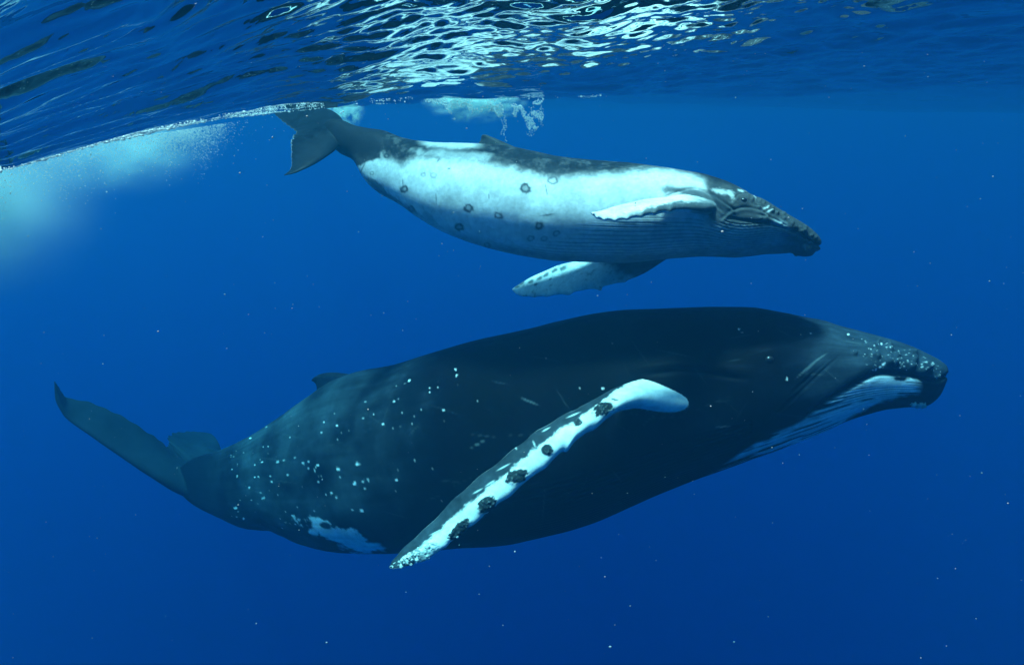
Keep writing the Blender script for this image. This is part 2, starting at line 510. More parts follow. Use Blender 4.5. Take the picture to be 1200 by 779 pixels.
# ------------------------------------------------------------------ the mother
def build_mother():
    top = [(205, 556), (214, 545), (229, 535), (252, 527), (285, 512), (330, 484), (369, 457), (390, 444), (418, 435), (460, 427), (500, 415), (550, 400), (600, 389), (650, 377), (700, 367),
           (750, 362), (800, 360), (850, 359), (880, 359.5), (906, 363), (942, 370), (966, 374.5), (976, 378), (1002, 385), (1035, 394), (1065, 403), (1089, 415), (1103, 426), (1111, 438)]
    bot = [(205, 560), (212, 578), (229, 595), (257, 610), (285, 620), (320, 625), (337, 633), (362, 643), (397, 648), (460, 649), (530, 643), (580, 640), (650, 627), (700, 612), (750, 591),
           (800, 570), (855, 550), (900, 534), (930, 522), (960, 510), (990, 496), (1014, 487), (1035, 481), (1060, 478), (1080, 477), (1094, 469), (1104, 452), (1111, 439)]
    tx, ty = zip(*top); bx_, by = zip(*bot)
    P, PX, PY, th, xs = loft_body(tx, ty, bx_, by,
        [205, 300, 500, 800, 1000, 1111], [13.4, 12.5, 11.0, 9.55, 8.9, 8.6],
        [205, 225, 248, 285, 340, 420, 560, 700, 820, 930, 1010, 1060, 1090, 1104, 1111], [0.02, 0.09, 0.2, 0.42, 0.62, 0.95, 1.32, 1.45, 1.38, 1.18, 0.9, 0.66, 0.42, 0.24, 0.03],
        [205, 600, 850, 960, 1111], [0.5, 0.5, 0.52, 0.6, 0.6], 205, 1111, 860, 380)
    lower = np.abs(th - np.pi)[None, :] * np.ones_like(PX)
    # mouth line of the near side (photo places), throat grooves below it
    mouth = pchip([820, 900, 940, 960, 990, 1035, 1070, 1095, 1112], [560, 508, 490, 476, 457, 437, 440, 446, 440], PX)
    yb = pchip(bx_, by, PX)
    g = np.clip((PY - mouth) / np.maximum(yb - mouth, 4), 0, 1.0)
    under = smooth(-3, 4, PY - mouth) * smooth(560, 700, PX)
    belly = smooth(0.25, 0.34, (PY - pchip(tx, ty, PX)) / np.maximum(yb - pchip(tx, ty, PX), 4) - 0.28)
    groove_u = np.where(PX > 860, g, 0)
    # groove coordinate: angle from keel, so that grooves run lengthwise and meet at the chin
    gu = lower / np.pi * 62
    gro = np.clip(1 - np.abs((gu % 1) - 0.5) / 0.17, 0, 1)
    reach = smooth(560, 660, PX) * smooth(np.pi * 0.40, np.pi * 0.34, lower) * smooth(1085, 1060, PX) * smooth(-2, 6, PY - np.where(PX > 880, mouth, 0))
    N = grid_normals(P)
    disp = -0.035 * gro * reach
    disp -= 0.05 * np.exp(-((PY - mouth) / 2.6) ** 2) * smooth(930, 965, PX)           # mouth line
    disp += 0.03 * smooth(2, -14, PY - mouth) * smooth(-46, -14, PY - mouth) * smooth(960, 1010, PX)   # upper lip rides over
    crease = pchip([700, 770, 800, 835, 868, 900], [446, 434, 431, 435, 440, 441], PX)
    disp += 0.025 * np.exp(-((PY - crease + 5) / 7) ** 2) * smooth(720, 780, PX) * smooth(905, 850, PX)
    disp -= 0.035 * np.exp(-((PY - crease - 3) / 3.0) ** 2) * smooth(745, 790, PX) * smooth(885, 850, PX)
    disp += 0.04 * np.exp(-(((PX - 905) / 17) ** 2 + ((PY - 412) / 12) ** 2))            # brow over the eye
    for (cx_, cy_) in [(945, 445), (960, 438), (926, 470)]:
        disp -= 0.02 * np.exp(-(((PY - cy_) + (PX - cx_) * 0.9) / 2.2) ** 2) * np.exp(-((PX - cx_) / 16) ** 2)
    disp += 0.015 * fbm(P, 0.9, 3, 3) * 1.5
    g2 = np.random.default_rng(5)
    tub = []
    for k in range(30):                               # knobs on the snout and chin
        u = g2.random()
        if k < 30: x = 1000 + 100 * u; y = np.interp(x, [1000, 1035, 1065, 1100], [393, 403, 412, 432]) + g2.random() * np.interp(x, [1000, 1100], [22, 16])
        else: x = 1010 + 80 * u; y = np.interp(x, [1010, 1040, 1090], [440, 428, 436]) - g2.random() * 8
        tub.append((x, y, 2.6 + 2.2 * g2.random()))
    for (x, y, r) in tub:
        disp += 0.032 * np.exp(-(((PX - x) / r) ** 2 + ((PY - y) / r) ** 2))
    P = P + N * disp[..., None]

    # pigment, with some shade and sheen put into it
    n1 = fbm(P, 1.3, 5, 21); n2 = fbm(P, 6, 4, 33); n3 = fbm(P, 26, 2, 44)
    C = np.broadcast_to(DARK, P.shape).copy()
    C = C * (1 + 0.5 * n1 + 0.35 * n2)[..., None]
    scuff = smooth(0.15, 0.6, n1 + 0.5 * n2) * 0.6
    C = mixc(C, (0.026, 0.035, 0.046), scuff)
    C = C * (1 - 0.62 * smooth(400, 560, PX) * smooth(960, 880, PX))[..., None]  # mid-body shade under the calf, painted by darkening the colour
    tail_sheen = smooth(520, 330, PX)  # teal sheen of light on the tail stock, painted into the colour
    C = mixc(C, (0.06, 0.092, 0.11), 0.6 * tail_sheen * smooth(225, 300, PX) * smooth(-0.5, 0.4, n1))
    head_pale = smooth(930, 985, PX) * smooth(6, -6, PY - mouth)
    C = mixc(C, (0.034, 0.05, 0.068), head_pale * (0.65 + 0.4 * n2))
    # pale throat
    up_w = mouth + 4
    lo_w = pchip([840, 900, 960, 1010, 1040, 1075, 1112], [566, 542, 511, 482, 468, 463, 462], PX)
    ragged = fbm(np.stack([PX * 0.011, gu * 1.1, 0 * PX], -1), 1.7, 3, 61) * 1.3
    streak = smooth(-0.10, 0.18, ragged + 0.55 - smooth(1050, 860, PX) * 0.5 + 0.3 * n2)
    wm = smooth(-2, 2, PY - up_w) * smooth(3, -3, PY - lo_w - n2 * 4) * smooth(825, 880, PX + 30 * n2) * smooth(1082, 1068, PX + 5 * n2)
    wm = wm * streak * (1 - 0.75 * gro * smooth(1090, 1000, PX))
    lowband = smooth(-4, 2, PY - lo_w + 4) * smooth(0.25, 0.5, n3 * 0.6 + ragged) * smooth(1000, 940, PX) * smooth(840, 880, PX) * smooth(np.pi * 0.45, np.pi * 0.3, lower)
    C = mixc(C, (0.8, 0.84, 0.85), np.clip(wm + 0.5 * lowband, 0, 1))
    dk = blob(PX, PY, 1056, 443.5, 9, 3.0, -0.1, 0.3, n3 * 0.5)
    C = mixc(C, DARK, dk)
    # white patch by the navel
    pp = blob(PX, PY, 395, 627, 38, 12, 0.42, 0.15, n2 * 0.9 + 0.25 * n3) + blob(PX, PY, 371, 615, 9, 9, 0, 0.2, n2 * 0.9)
    pp = pp * (1 - blob(PX, PY, 392, 637, 26, 3.5, 0.3, 0.4, n2 * 0.8)) * (1 - blob(PX, PY, 382, 616, 8, 4, 0.3, 0.4, n2 * 0.8))
    pp = pp + 0.9 * blob(PX, PY, 425, 640, 24, 5, 0.1, 0.3, n2)
    C = mixc(C, (0.82, 0.86, 0.86), np.clip(pp, 0, 1))
    # nicks and white flecks
    flecks = [(534, 433, 3), (535, 440, 2.5), (480, 446, 2.5), (395, 498, 3), (377, 507, 2), (462, 470, 3), (467, 468, 2), (470, 500, 2), (537, 450, 2), (325, 541, 3), (317, 558, 2), (303, 558, 2.4),
              (307, 541, 2.5), (332, 539, 2), (345, 536, 2), (354, 542, 3), (361, 541, 2), (372, 545, 3), (361, 549, 2), (369, 552, 2), (396, 549, 4), (398, 558, 3), (420, 543, 4), (416, 566, 3), (426, 563, 3),
              (432, 562, 3), (309, 583, 3.5), (276, 595, 3.6), (285, 608, 2.4), (343, 604, 2.6), (368, 598, 2.5), (424, 598, 3.5), (388, 578, 3), (394, 582, 2.4), (465, 562, 3.4), (464, 575, 2), (449, 497, 3), (428, 470, 2),
              (866, 386, 3), (870, 390, 2), (922, 444, 2.4), (950, 391, 2), (994, 392, 2.6), (1032, 404, 3.2), (1034, 427, 3.6), (1030, 430, 3), (1026, 433, 2.5), (1022, 434, 2.4), (717, 402, 2), (706, 455, 3), (679, 455, 2),
              (600, 540, 1.8), (293, 513, 2), (285, 530, 2), (312, 500, 2), (292, 571, 2), (326, 580, 2), (352, 562, 2), (337, 556, 2), (440, 520, 2), (486, 540, 2), (505, 520, 2), (520, 480, 2), (560, 470, 1.6), (640, 420, 1.6)]
    for k in range(95):
        x = 270 + 260 * g2.random() ** 1.3; y = np.interp(x, [270, 330, 430, 530], [530, 510, 460, 430]) + g2.random() * np.interp(x, [270, 350, 530], [80, 120, 170])
        flecks.append((x, y, 0.8 + 1.1 * g2.random()))
    for k in range(120):
        x = 1010 + 92 * g2.random(); y = np.interp(x, [1000, 1035, 1065, 1100], [394, 404, 412, 430]) + g2.random() * np.interp(x, [1000, 1050, 1100], [38, 26, 16])
        flecks.append((x, y, 0.8 + 0.9 * g2.random()))
    fl = np.zeros_like(PX)
    for (x, y, r) in flecks:
        s = (np.abs(PX - x) < 8) & (np.abs(PY - y) < 8)
        if s.any():
            a = g2.normal() * 0.4 - 0.3
            k = (0.12 + 0.6 * g2.random() ** 1.5 if x > 1005 else 0.3 + 0.7 * g2.random()) if r < 2.4 else 1.0
            jt = 0.9 * n3[s] + 0.5 * n2[s]
            fl[s] = np.maximum(fl[s], k * blob(PX[s], PY[s], x, y, r * 0.52, r * 0.33, a, 0.4, jt))
    C = mixc(C, (0.85, 0.88, 0.86), fl)
    stk = fbm(np.stack([PX * 0.012, gu * 0.55, 0 * PX], -1), 1.5, 4, 55)
    C = C * (1 + 0.45 * stk)[..., None]
    scr = np.zeros_like(PX)
    for k in range(70):                               # old scratches
        x = 300 + 760 * g2.random(); y = np.interp(x, [300, 600, 900, 1060], [520, 410, 375, 405]) + g2.random() * np.interp(x, [300, 600, 900, 1060], [90, 200, 120, 30])
        ln = 5 + 16 * g2.random(); a = g2.normal() * 0.6
        s_ = (np.abs(PX - x) < 30) & (np.abs(PY - y) < 30)
        if s_.any(): scr[s_] = np.maximum(scr[s_], (0.02 + 0.10 * g2.random()) * blob(PX[s_], PY[s_], x, y, ln, 0.55 + 0.3 * g2.random(), a, 0.6))
    for (x, y, ln, a) in [(945, 432, 14, -0.75), (951, 428, 10, -0.8), (960, 420, 9, -0.6), (848, 500, 8, -0.05), (620, 470, 10, 0.4), (560, 520, 9, -0.5)]:
        scr = np.maximum(scr, 0.35 * blob(PX, PY, x, y, ln, 0.9, a, 0.5))
    C = mixc(C, (0.25, 0.3, 0.3), scr)
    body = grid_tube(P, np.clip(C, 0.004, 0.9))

    # near flipper, reaching down, back and towards the camera
    rootd, tipd = 8.45, 7.35
    lead = [(822, 489), (786, 484), (750, 477), (730, 480), (704, 495), (680, 512), (657, 530), (630, 553), (597, 579), (563, 605), (530, 631), (513, 646), (483, 660), (463, 665), (457, 665.5)]
    trail = [(824, 459), (797, 449), (760, 444), (740, 447), (720, 455), (697, 467), (664, 485), (630, 504), (602, 527), (563, 557), (530, 587), (497, 620), (472, 643), (459, 658), (456, 664)]
    dd = np.linspace(0, 1, len(lead)); dd = rootd + (tipd - rootd) * dd ** 0.85; dd[0] += 0.12; dd[1] -= 0.03
    bumps = [(0.30, .10, .022), (0.40, .13, .016), (0.475, .06, .02), (0.57, .06, .02), (0.655, .07, .022), (0.74, .06, .022), (0.83, .08, .02), (0.90, .07, .02), (0.95, .1, .012)]
    lead3 = [(x, y, d - 0.03) for (x, y), d in zip(lead, dd)]
    trail3 = [(x, y, d + 0.16) for (x, y), d in zip(trail, dd)]
    def lfn(s):
        r = np.zeros_like(s)
        for (a, h, w) in bumps: r += h * np.exp(-((s - a) / w) ** 2)
        return r
    def tfn(s):
        return 0.02 * np.sin(s * 90) * (s > 0.4) + 0.012 * np.sin(s * 47)
    F, S, Cc, side = loft_fin(lead3, trail3, [0.40, 0.40, 0.36, 0.3, 0.27, 0.25, 0.22, 0.2, 0.18, 0.16, 0.14, 0.11, 0.08, 0.05, 0.02], 420, 150, lfn, tfn)
    fx, fy, _ = seen(F.reshape(-1, 3)); fx = fx.reshape(S.shape); fy = fy.reshape(S.shape)
    m1, m2, m3 = fbm(F, 5, 4, 71), fbm(F, 18, 3, 72), fbm(F, 42, 2, 73)
    FC = np.broadcast_to(np.array([0.03, 0.042, 0.05]), F.shape) * (1 + 0.45 * m2 + 0.3 * m1)[..., None]
    edge = np.interp(S, [0, 0.12, 0.2, 0.28, 0.34, 0.42, 0.5, 0.6, 0.7, 0.8, 0.9, 1.0], [1.05, 1.05, 1.0, 0.9, 0.68, 0.6, 0.56, 0.53, 0.52, 0.5, 0.46, 0.4])
    lw = smooth(0.055, -0.055, Cc - edge - 0.07 * m1 - 0.09 * m2 - 0.03 * m3)
    tip = smooth(0.76, 0.86, S)
    lw = lw * (1 - tip * smooth(-0.35, 0.05, m2 + 0.5 * m3 + 0.1 * m1))
    lw = np.where(side > 0, lw, np.maximum(lw, smooth(0.25, 0.5, 1 - Cc + 0.3 * m1) * 0.0 + 0.95))
    FC = mixc(FC, (0.80, 0.80, 0.74), lw)
    for (x, y, rx, ry, a, wgt) in [(707, 479, 12, 7.0, -0.35, 1), (677, 495, 5.5, 4, -0.5, 1), (641, 527, 7, 6.0, -0.3, 1), (605, 558, 13, 7.5, -0.35, 1), (570, 591, 12.5, 8.5, -0.5, 1), (537, 621, 16, 6, -0.75, 1), (787, 449, 5, 2.2, 0.5, 1), (720, 468, 5, 1.3, .2, .8)]:
        b = blob(fx, fy, x, y, rx, ry, a, 0.12, 0.35 * m2 + 0.25 * m3) * (side > 0)
        inner = smooth(0.25, 0.5, m3 + 0.4 * m2) * 0.5
        FC = mixc(FC, (0.022, 0.03, 0.032), b * wgt)
        FC = mixc(FC, (0.25, 0.3, 0.28), b * wgt * inner)
    sc = np.zeros_like(S)
    for (x, y, ln, a) in [(514, 622, 10, -0.42), (626, 520, 4, 1.2), (604, 524, 3, 1.0), (590, 547, 8, -0.5), (574, 566, 6, -0.6), (560, 575, 6, -0.5), (672, 486, 8, -0.4), (640, 503, 5, -0.5)]:
        sc = np.maximum(sc, blob(fx, fy, x, y, ln, 0.9, a, 0.5) * (side > 0))
    FC = mixc(FC, (0.6, 0.66, 0.62), sc * 0.8)
    rim = smooth(0.985, 0.998, Cc) * smooth(0.3, 0.5, S) * smooth(-0.3, 0.2, m1)
    FC = mixc(FC, (0.4, 0.45, 0.43), rim * 0.6)
    knob = np.zeros_like(S)
    Nf = grid_normals(F)
    for (x, y, rx, ry, a) in [(707, 479, 12, 7.0, -0.35), (641, 527, 7, 6.0, -0.3), (605, 558, 13, 7.5, -0.35), (570, 591, 12.5, 8.5, -0.5), (537, 621, 16, 6, -0.75), (484, 652, 14, 7, -0.5), (505, 640, 9, 6, -0.5)]:
        knob += 0.035 * blob(fx, fy, x, y, rx * 0.9, ry * 0.9, a, 0.6) * (0.7 + 0.8 * m3) * (side > 0)
    F = F + Nf * knob[..., None]
    flip = grid_tube(F, np.clip(FC, 0.004, 0.9))

    # far flipper, hanging on the other side of the body, mostly hidden
    lead_f = [(800, 520, 10.9), (770, 560, 11.5), (740, 585, 12.0), (715, 596, 12.4), (700, 600, 12.6)]
    trail_f = [(760, 515, 11.0), (730, 550, 11.6), (712, 574, 12.1), (702, 590, 12.5), (698, 599, 12.65)]
    G, S2, C2, sd2 = loft_fin(lead_f, trail_f, [0.35, 0.28, 0.2, 0.12, 0.03], 80, 40)
    flip2 = grid_tube(G, np.full(G.shape, 0.05))

    # dorsal fin
    lead_d = [(424, 448, 11.65), (408, 438, 11.7), (390, 436, 11.8), (376, 438, 11.88), (367, 443, 11.92), (365, 445.5, 11.93)]
    trail_d = [(372, 470, 11.9), (371, 460, 11.9), (371, 454, 11.9), (370, 450, 11.92), (367, 447, 11.93), (365, 446, 11.94)]
    D, S3, C3, sd3 = loft_fin(lead_d, trail_d, [0.30, 0.24, 0.18, 0.12, 0.07, 0.02], 90, 50)
    dors = grid_tube(D, np.broadcast_to(DARK * 1.5, D.shape) * (1 + 0.4 * fbm(D, 8, 3, 5))[..., None])

    # flukes: near lobe lifted to the left, far lobe behind the stock
    lead_k = [(64.5, 448, 12.4), (66, 467, 12.4), (75, 486, 12.45), (110, 513, 12.6), (145, 537, 12.75), (180, 560, 12.9), (212, 578, 13.1), (238, 585, 13.35), (256, 568, 13.7), (262, 545, 14.1), (258, 524, 15.0), (250, 511, 15.8), (243, 508, 16.4)]
    trail_k = [(63.5, 447, 12.4), (68, 452, 12.5), (76, 464, 12.7), (110, 473, 13.0), (145, 489, 13.3), (180, 511, 13.55), (196, 523, 13.75), (198, 520, 13.95), (197, 512, 14.2), (206, 507, 14.9), (222, 505.5, 15.6), (236, 506, 16.1), (243, 507.5, 16.42)]
    K, S4, C4, sd4 = loft_fin(lead_k, trail_k, [0.02, 0.06, 0.09, 0.13, 0.17, 0.24, 0.34, 0.36, 0.28, 0.18, 0.12, 0.07, 0.02], 340, 110,
                              trail_fn=lambda s: 0.015 * np.sin(s * 140) + 0.01 * np.sin(s * 61))
    kn = fbm(K, 2.2, 4, 91)
    KC = np.broadcast_to(np.array([0.014, 0.021, 0.028]), K.shape) * (1 + 0.6 * kn)[..., None]
    fluke = grid_tube(K, np.clip(KC, 0.004, 1))

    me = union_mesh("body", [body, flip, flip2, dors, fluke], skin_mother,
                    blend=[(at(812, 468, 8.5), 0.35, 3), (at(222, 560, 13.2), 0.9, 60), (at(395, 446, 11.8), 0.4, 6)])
    base = at(700, 640, 10.0)
    root = bpy.data.objects.new("humpback_whale", None)
    scene.collection.objects.link(root)
    root.location = base
    tag(root, "large dark adult whale with a white-banded flipper, swimming below the calf", "whale", group="humpback whales")
    body_o = new_object("body", me, root)
    body_o.matrix_parent_inverse = Matrix.Translation(-Vector(base))
    # eye
    e = eyeball(root, near_point(P, 903, 421) + 0.03 * FWD, 0.05)
    e.matrix_parent_inverse = Matrix.Translation(-Vector(base))
    # barnacles on flipper tip, chin and lip
    sites = []
    for k in range(34):
        x = 466 + 40 * g2.random(); y = np.interp(x, [466, 506], [660, 636]) + g2.normal() * 3
        sites.append((near_point(F, x, y), 0.006 + 0.009 * g2.random()))
    for (x, y) in [(482, 661), (503, 655), (500, 652), (470, 664), (537, 632)]:
        sites.append((near_point(F, x, y), 0.016))
    for k in range(26):
        sites.append((near_point(P, 1070 + 14 * g2.random(), 473 + 5 * g2.random()), 0.014 + 0.02 * g2.random()))
    vs, fs = [], []
    for (p, r) in sites:
        b0 = len(vs); ax = -FWD + 0.5 * g2.normal(size=3); ax /= np.linalg.norm(ax)
        u = np.cross(ax, [0.3, 0.2, 0.9]); u /= np.linalg.norm(u); v = np.cross(ax, u)
        for (rad, h) in ((1.15, -0.3), (0.75, 0.75), (0.45, 0.8), (0.3, 0.35)):
            for q in range(8):
                a = 2 * math.pi * q / 8
                vs.append(p + r * (rad * (math.cos(a) * u + math.sin(a) * v) + h * ax))
        for l in range(3):
            for q in range(8):
                fs.append((b0 + l * 8 + q, b0 + l * 8 + (q + 1) % 8, b0 + (l + 1) * 8 + (q + 1) % 8, b0 + (l + 1) * 8 + q))
    bo = new_object("barnacles", mesh_from("barnacles", vs, fs, mat=BARN), root)
    bo.matrix_parent_inverse = Matrix.Translation(-Vector(base))
    bo["kind"] = "stuff"
    return root


# ------------------------------------------------------------------ the calf
def build_calf():
    K = 1.3                               # length 6.7 m
    far = lambda pts: [(x, y, z * K) for (x, y, z) in pts]
    fat = lambda t: [v * K for v in t]
    top = [(380, 146), (388, 140), (396, 139), (405, 141), (414, 145), (430, 149), (450, 152), (474, 160), (492, 164), (516, 167.5), (558, 168.5), (590, 170), (606, 172), (630, 177), (660, 183.5), (690, 187), (720, 189),
           (755, 192.5), (790, 197), (825, 203), (845, 209), (860, 215), (880, 224), (895, 231), (923, 248), (944, 263), (955, 275), (961.5, 285)]
    bot = [(380, 150), (388, 170), (399, 182), (411, 192), (423, 207), (432, 221), (447, 231), (462, 239), (492, 259), (528, 277), (570, 291), (612, 300), (657, 306), (700, 307), (737, 307),
           (776, 304.5), (825, 300.5), (860, 301.5), (877, 300), (905, 296.5), (925, 296.5), (940, 299.5), (950, 299), (957, 294), (961.5, 287)]
    tx, ty = zip(*top); bx_, by = zip(*bot)
    P, PX, PY, th, xs = loft_body(tx, ty, bx_, by,
        [380, 450, 600, 800, 961.5], fat([7.55, 7.2, 6.7, 6.3, 6.05]),
        [380, 392, 420, 460, 520, 600, 690, 780, 850, 900, 935, 952, 961.5], fat([0.03, 0.10, 0.16, 0.25, 0.40, 0.52, 0.56, 0.55, 0.50, 0.40, 0.27, 0.17, 0.02]),
        [380, 700, 830, 900, 961.5], [0.5, 0.48, 0.46, 0.5, 0.55], 380, 961.5, 800, 360)
    lower = np.abs(th - np.pi)[None, :] * np.ones_like(PX)
    yt = pchip(tx, ty, PX); yb = pchip(bx_, by, PX)
    mouth = pchip([800, 840, 856, 870, 890, 910, 930, 946, 957, 962], [276, 262, 256, 258, 261, 265, 272, 280, 287, 288], PX)
    N = grid_normals(P)
    # throat grooves: bowed on the cheek, then running back along the belly
    gco = (yb - PY) / np.maximum(yb - mouth, 6)
    gu = np.where(PX > 0, lower / np.pi * 34 + 2.2 * np.exp(-((PX - 862) / 34) ** 2) * smooth(0.1, 0.5, lower / np.pi), 0)
    gro = np.clip(1 - np.abs((gu % 1) - 0.5) / 0.2, 0, 1)
    back = np.interp(lower / np.pi, [0, 0.2, 0.35, 0.5], [560, 600, 660, 740])
    reach = smooth(0, 60, PX - back) * smooth(np.pi * 0.52, np.pi * 0.46, lower) * smooth(950, 930, PX) * np.where(PX > 825, smooth(-1, 4, PY - mouth), smooth(250, 262, PY))
    disp = -0.018 * gro * reach * (0.6 + 0.5 * smooth(760, 830, PX))
    fatp = np.abs(np.sin(np.pi * gu))
    disp += 0.006 * fatp * reach
    disp -= 0.02 * np.exp(-((PY - mouth) / 1.6) ** 2) * smooth(848, 862, PX)
    disp += 0.013 * smooth(1.5, -6, PY - mouth) * smooth(-24, -6, PY - mouth) * smooth(862, 890, PX)
    disp -= 0.010 * smooth(0, 8, PY - mouth) * smooth(26, 8, PY - mouth) * smooth(880, 910, PX)
    # folds around the eye and behind it
    for (pts, dep, wid) in [([(846, 256), (858, 246), (872, 243), (890, 246), (902, 254)], -0.014, 1.6), ([(858, 236), (866, 228), (876, 226), (888, 231), (896, 240)], -0.012, 1.5),
                            ([(780, 231), (796, 224), (812, 221), (830, 226), (850, 238), (862, 246)], -0.018, 1.8), ([(800, 238), (815, 232), (832, 236), (848, 248)], -0.012, 1.6),
                            ([(890, 252), (905, 256), (920, 264)], -0.01, 1.4), ([(884, 240), (900, 243), (915, 250)], -0.008, 1.3)]:
        a = np.array(pts, float)
        yy = pchip(a[:, 0], a[:, 1], PX)
        wx = smooth(a[0, 0] - 6, a[0, 0] + 6, PX) * smooth(a[-1, 0] + 6, a[-1, 0] - 6, PX)
        disp += dep * np.exp(-((PY - yy) / wid) ** 2) * wx - 0.6 * dep * np.exp(-((PY - yy - 3.2) / 2.4) ** 2) * wx
    disp += 0.03 * np.exp(-(((PX - 873) / 9) ** 2 + ((PY - 234) / 6) ** 2))
    disp += 0.03 * np.exp(-(((PX - 815) / 22) ** 2 + ((PY - 240) / 9) ** 2))                # shoulder of the flipper
    disp += 0.018 * np.exp(-((PY - yb + 4) / 9) ** 2) * np.exp(-((PX - 948) / 9) ** 2)
    g2 = np.random.default_rng(9)
    for k in range(44):
        if k < 26:
            x = 880 + 80 * g2.random(); y = np.interp(x, [880, 923, 944, 960], [228, 252, 268, 284]) + g2.random() * 9
        elif k < 36:
            x = 890 + 66 * g2.random(); y = pchip([870, 890, 910, 930, 946, 957], [258, 261, 265, 272, 280, 287], np.array([x]))[0] - 4 - 5 * g2.random()
        else:
            x = 925 + 30 * g2.random(); y = np.interp(x, [925, 955], [291, 294]) - 6 * g2.random()
        disp += 0.012 * np.exp(-(((PX - x) / 1.9) ** 2 + ((PY - y) / 1.9) ** 2))
    disp += 0.010 * fbm(P, 2.0, 3, 3)
    P = P + N * (K * disp)[..., None]

    n1 = fbm(P, 2.2, 5, 121); n2 = fbm(P, 9, 4, 133); n3 = fbm(P, 34, 3, 144)
    C = np.broadcast_to(np.array([0.66, 0.69, 0.67]), P.shape) * (1 + 0.16 * n1 + 0.13 * n2 + 0.08 * n3)[..., None]
    # dark back and its ragged border
    bd = pchip([380, 425, 441, 455, 470, 492, 516, 555, 600, 630, 660, 692, 727, 755, 776, 804, 828, 850, 962], [185, 185, 181, 186, 192, 184, 186, 190, 198, 205, 208, 206, 203, 199.5, 199, 203, 212, 216, 240], PX)
    dm = smooth(9, -8, PY - bd - 5 * n2 - 4 * n1 - 3.5 * n3)
    DK = np.array([0.014, 0.020, 0.026]) * (1 + 0.5 * n2 + 0.4 * n1 + 0.35 * n3)[..., None]
    pale = smooth(0.0, 0.5, n2 + 0.5 * n3) * 0.13
    DK = DK * (1 - pale[..., None]) + pale[..., None] * 0.3
    C = C * (1 - dm[..., None]) + DK * dm[..., None]
    # pale saddle in front of the tail
    sad = smooth(485, 505, PX) * smooth(572, 548, PX) * smooth(9, 3, PY - yt - 3 * n2) 
    C = mixc(C, (0.5, 0.55, 0.54), sad * 0.8)
    sad2 = blob(PX, PY, 535, 182, 40, 5, 0.08, 0.6, n2 * 0.8)
    C = mixc(C, (0.4, 0.45, 0.45), sad2 * 0.6)
    # dark tail stock
    st = np.maximum(smooth(4, -4, PX - np.interp(PY, [140, 160, 185, 200, 215], [455, 448, 442, 405, 395]) - 8 * n2 - 4 * n3), 0)
    C = mixc(C, (0.012, 0.016, 0.021), st * (0.9 + 0.1 * n2))
    kl = blob(PX, PY, 446, 222, 22, 3.6, 0.72, 0.4, n2) + blob(PX, PY, 480, 246, 12, 4, 0.6, 0.5, n2) * 0.7 + blob(PX, PY, 503, 255, 9, 5, 0.5, 0.5, n2) * 0.5
    C = mixc(C, (0.10, 0.12, 0.13), np.clip(kl, 0, 1) * 0.8)
    # grey belly with throat grooves
    bl = smooth(228, 280, PY + 8 * n1) * smooth(520, 740, PX)
    C = mixc(C, (0.34, 0.38, 0.39), bl * 0.85)
    C = mixc(C, (0.06, 0.075, 0.085), gro * reach * 0.75)
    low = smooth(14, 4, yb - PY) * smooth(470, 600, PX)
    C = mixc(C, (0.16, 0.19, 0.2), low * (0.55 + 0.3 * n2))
    # dark head with white marks by the eye
    hb = pchip([815, 828, 838, 848, 860, 875, 890, 910, 930, 950, 962], [212, 222, 240, 252, 262, 264, 264, 266, 272, 284, 292], PX)
    hd = smooth(820, 834, PX - 6 * n2 + (PY - 212) * 0.25) * smooth(4, -4, PY - hb - 5 * n2 - 2 * n3)
    C = mixc(C, (0.010, 0.014, 0.019), hd * (0.92 + 0.08 * n2))
    hl = smooth(0.12, 0.45, n3 * 0.7 + n2 * 0.5) * hd * 0.10
    C = mixc(C, (0.3, 0.33, 0.33), hl)
    sh = blob(PX, PY, 812, 226, 38, 5.5, 0.12, 0.5, n2 * 0.5) + blob(PX, PY, 830, 240, 22, 10, 0.2, 0.5, n2 * 0.4) + blob(PX, PY, 846, 252, 20, 13, 0.2, 0.5, n2 * 0.4)  # shade in the folds between flipper root and cheek, painted dark
    C = mixc(C, (0.035, 0.047, 0.056), np.clip(sh, 0, 1) * 0.88)
    for (x, y, rx, ry, a) in [(845, 225, 9, 3, 0.3), (857, 228, 3, 5, -0.2), (868, 223.5, 5, 1.2, 0.25), (788, 228, 8, 2.6, -0.2), (884, 232, 1.6, 2.2, 0), (897, 244, 5, 1.5, -0.5), (901, 248, 3, 1.2, -0.4)]:
        C = mixc(C, (0.5, 0.54, 0.53), 0.9 * blob(PX, PY, x, y, rx, ry, a, 0.6, n2 * 0.7 + n3 * 0.8))
    C = mixc(C, (0.3, 0.36, 0.38), blob(PX, PY, 913, 262, 9, 4, 0.3, 0.5, n2 * 0.6) * 0.8)
    jaw = smooth(905, 945, PX - 8 * n2) * smooth(-2, 3, PY - mouth)
    C = mixc(C, (0.07, 0.085, 0.095), jaw * 0.85)
    # ring scars
    for (x, y, r, s) in [(616, 220.5, 6.4, 1), (648, 211, 6.4, .8), (549, 244, 5.6, 1), (584, 253, 5.6, .9), (632, 264.5, 5.4, 1), (652, 273.5, 4.5, .8), (622, 279.5, 4.2, .7), (638, 279.5, 4.2, .6), (474, 221.5, 5.2, 1),
                         (538, 266, 5.4, 1), (453, 182.5, 4, 1), (496, 205, 3.6, .5), (508, 205.5, 4, .5), (571, 287.5, 3.6, .6), (482, 245, 4, .6), (436, 203, 2.6, .7), (667, 246, 0.1, 0)]:
        if s == 0: continue
        r = r * 1.0
        q_ = g2.normal() * 0.35; asp = 0.7 + 0.22 * g2.random()
        u, v = ((PX - x) * math.cos(q_) + (PY - y) * math.sin(q_)) / r, (-(PX - x) * math.sin(q_) + (PY - y) * math.cos(q_)) / (r * asp)
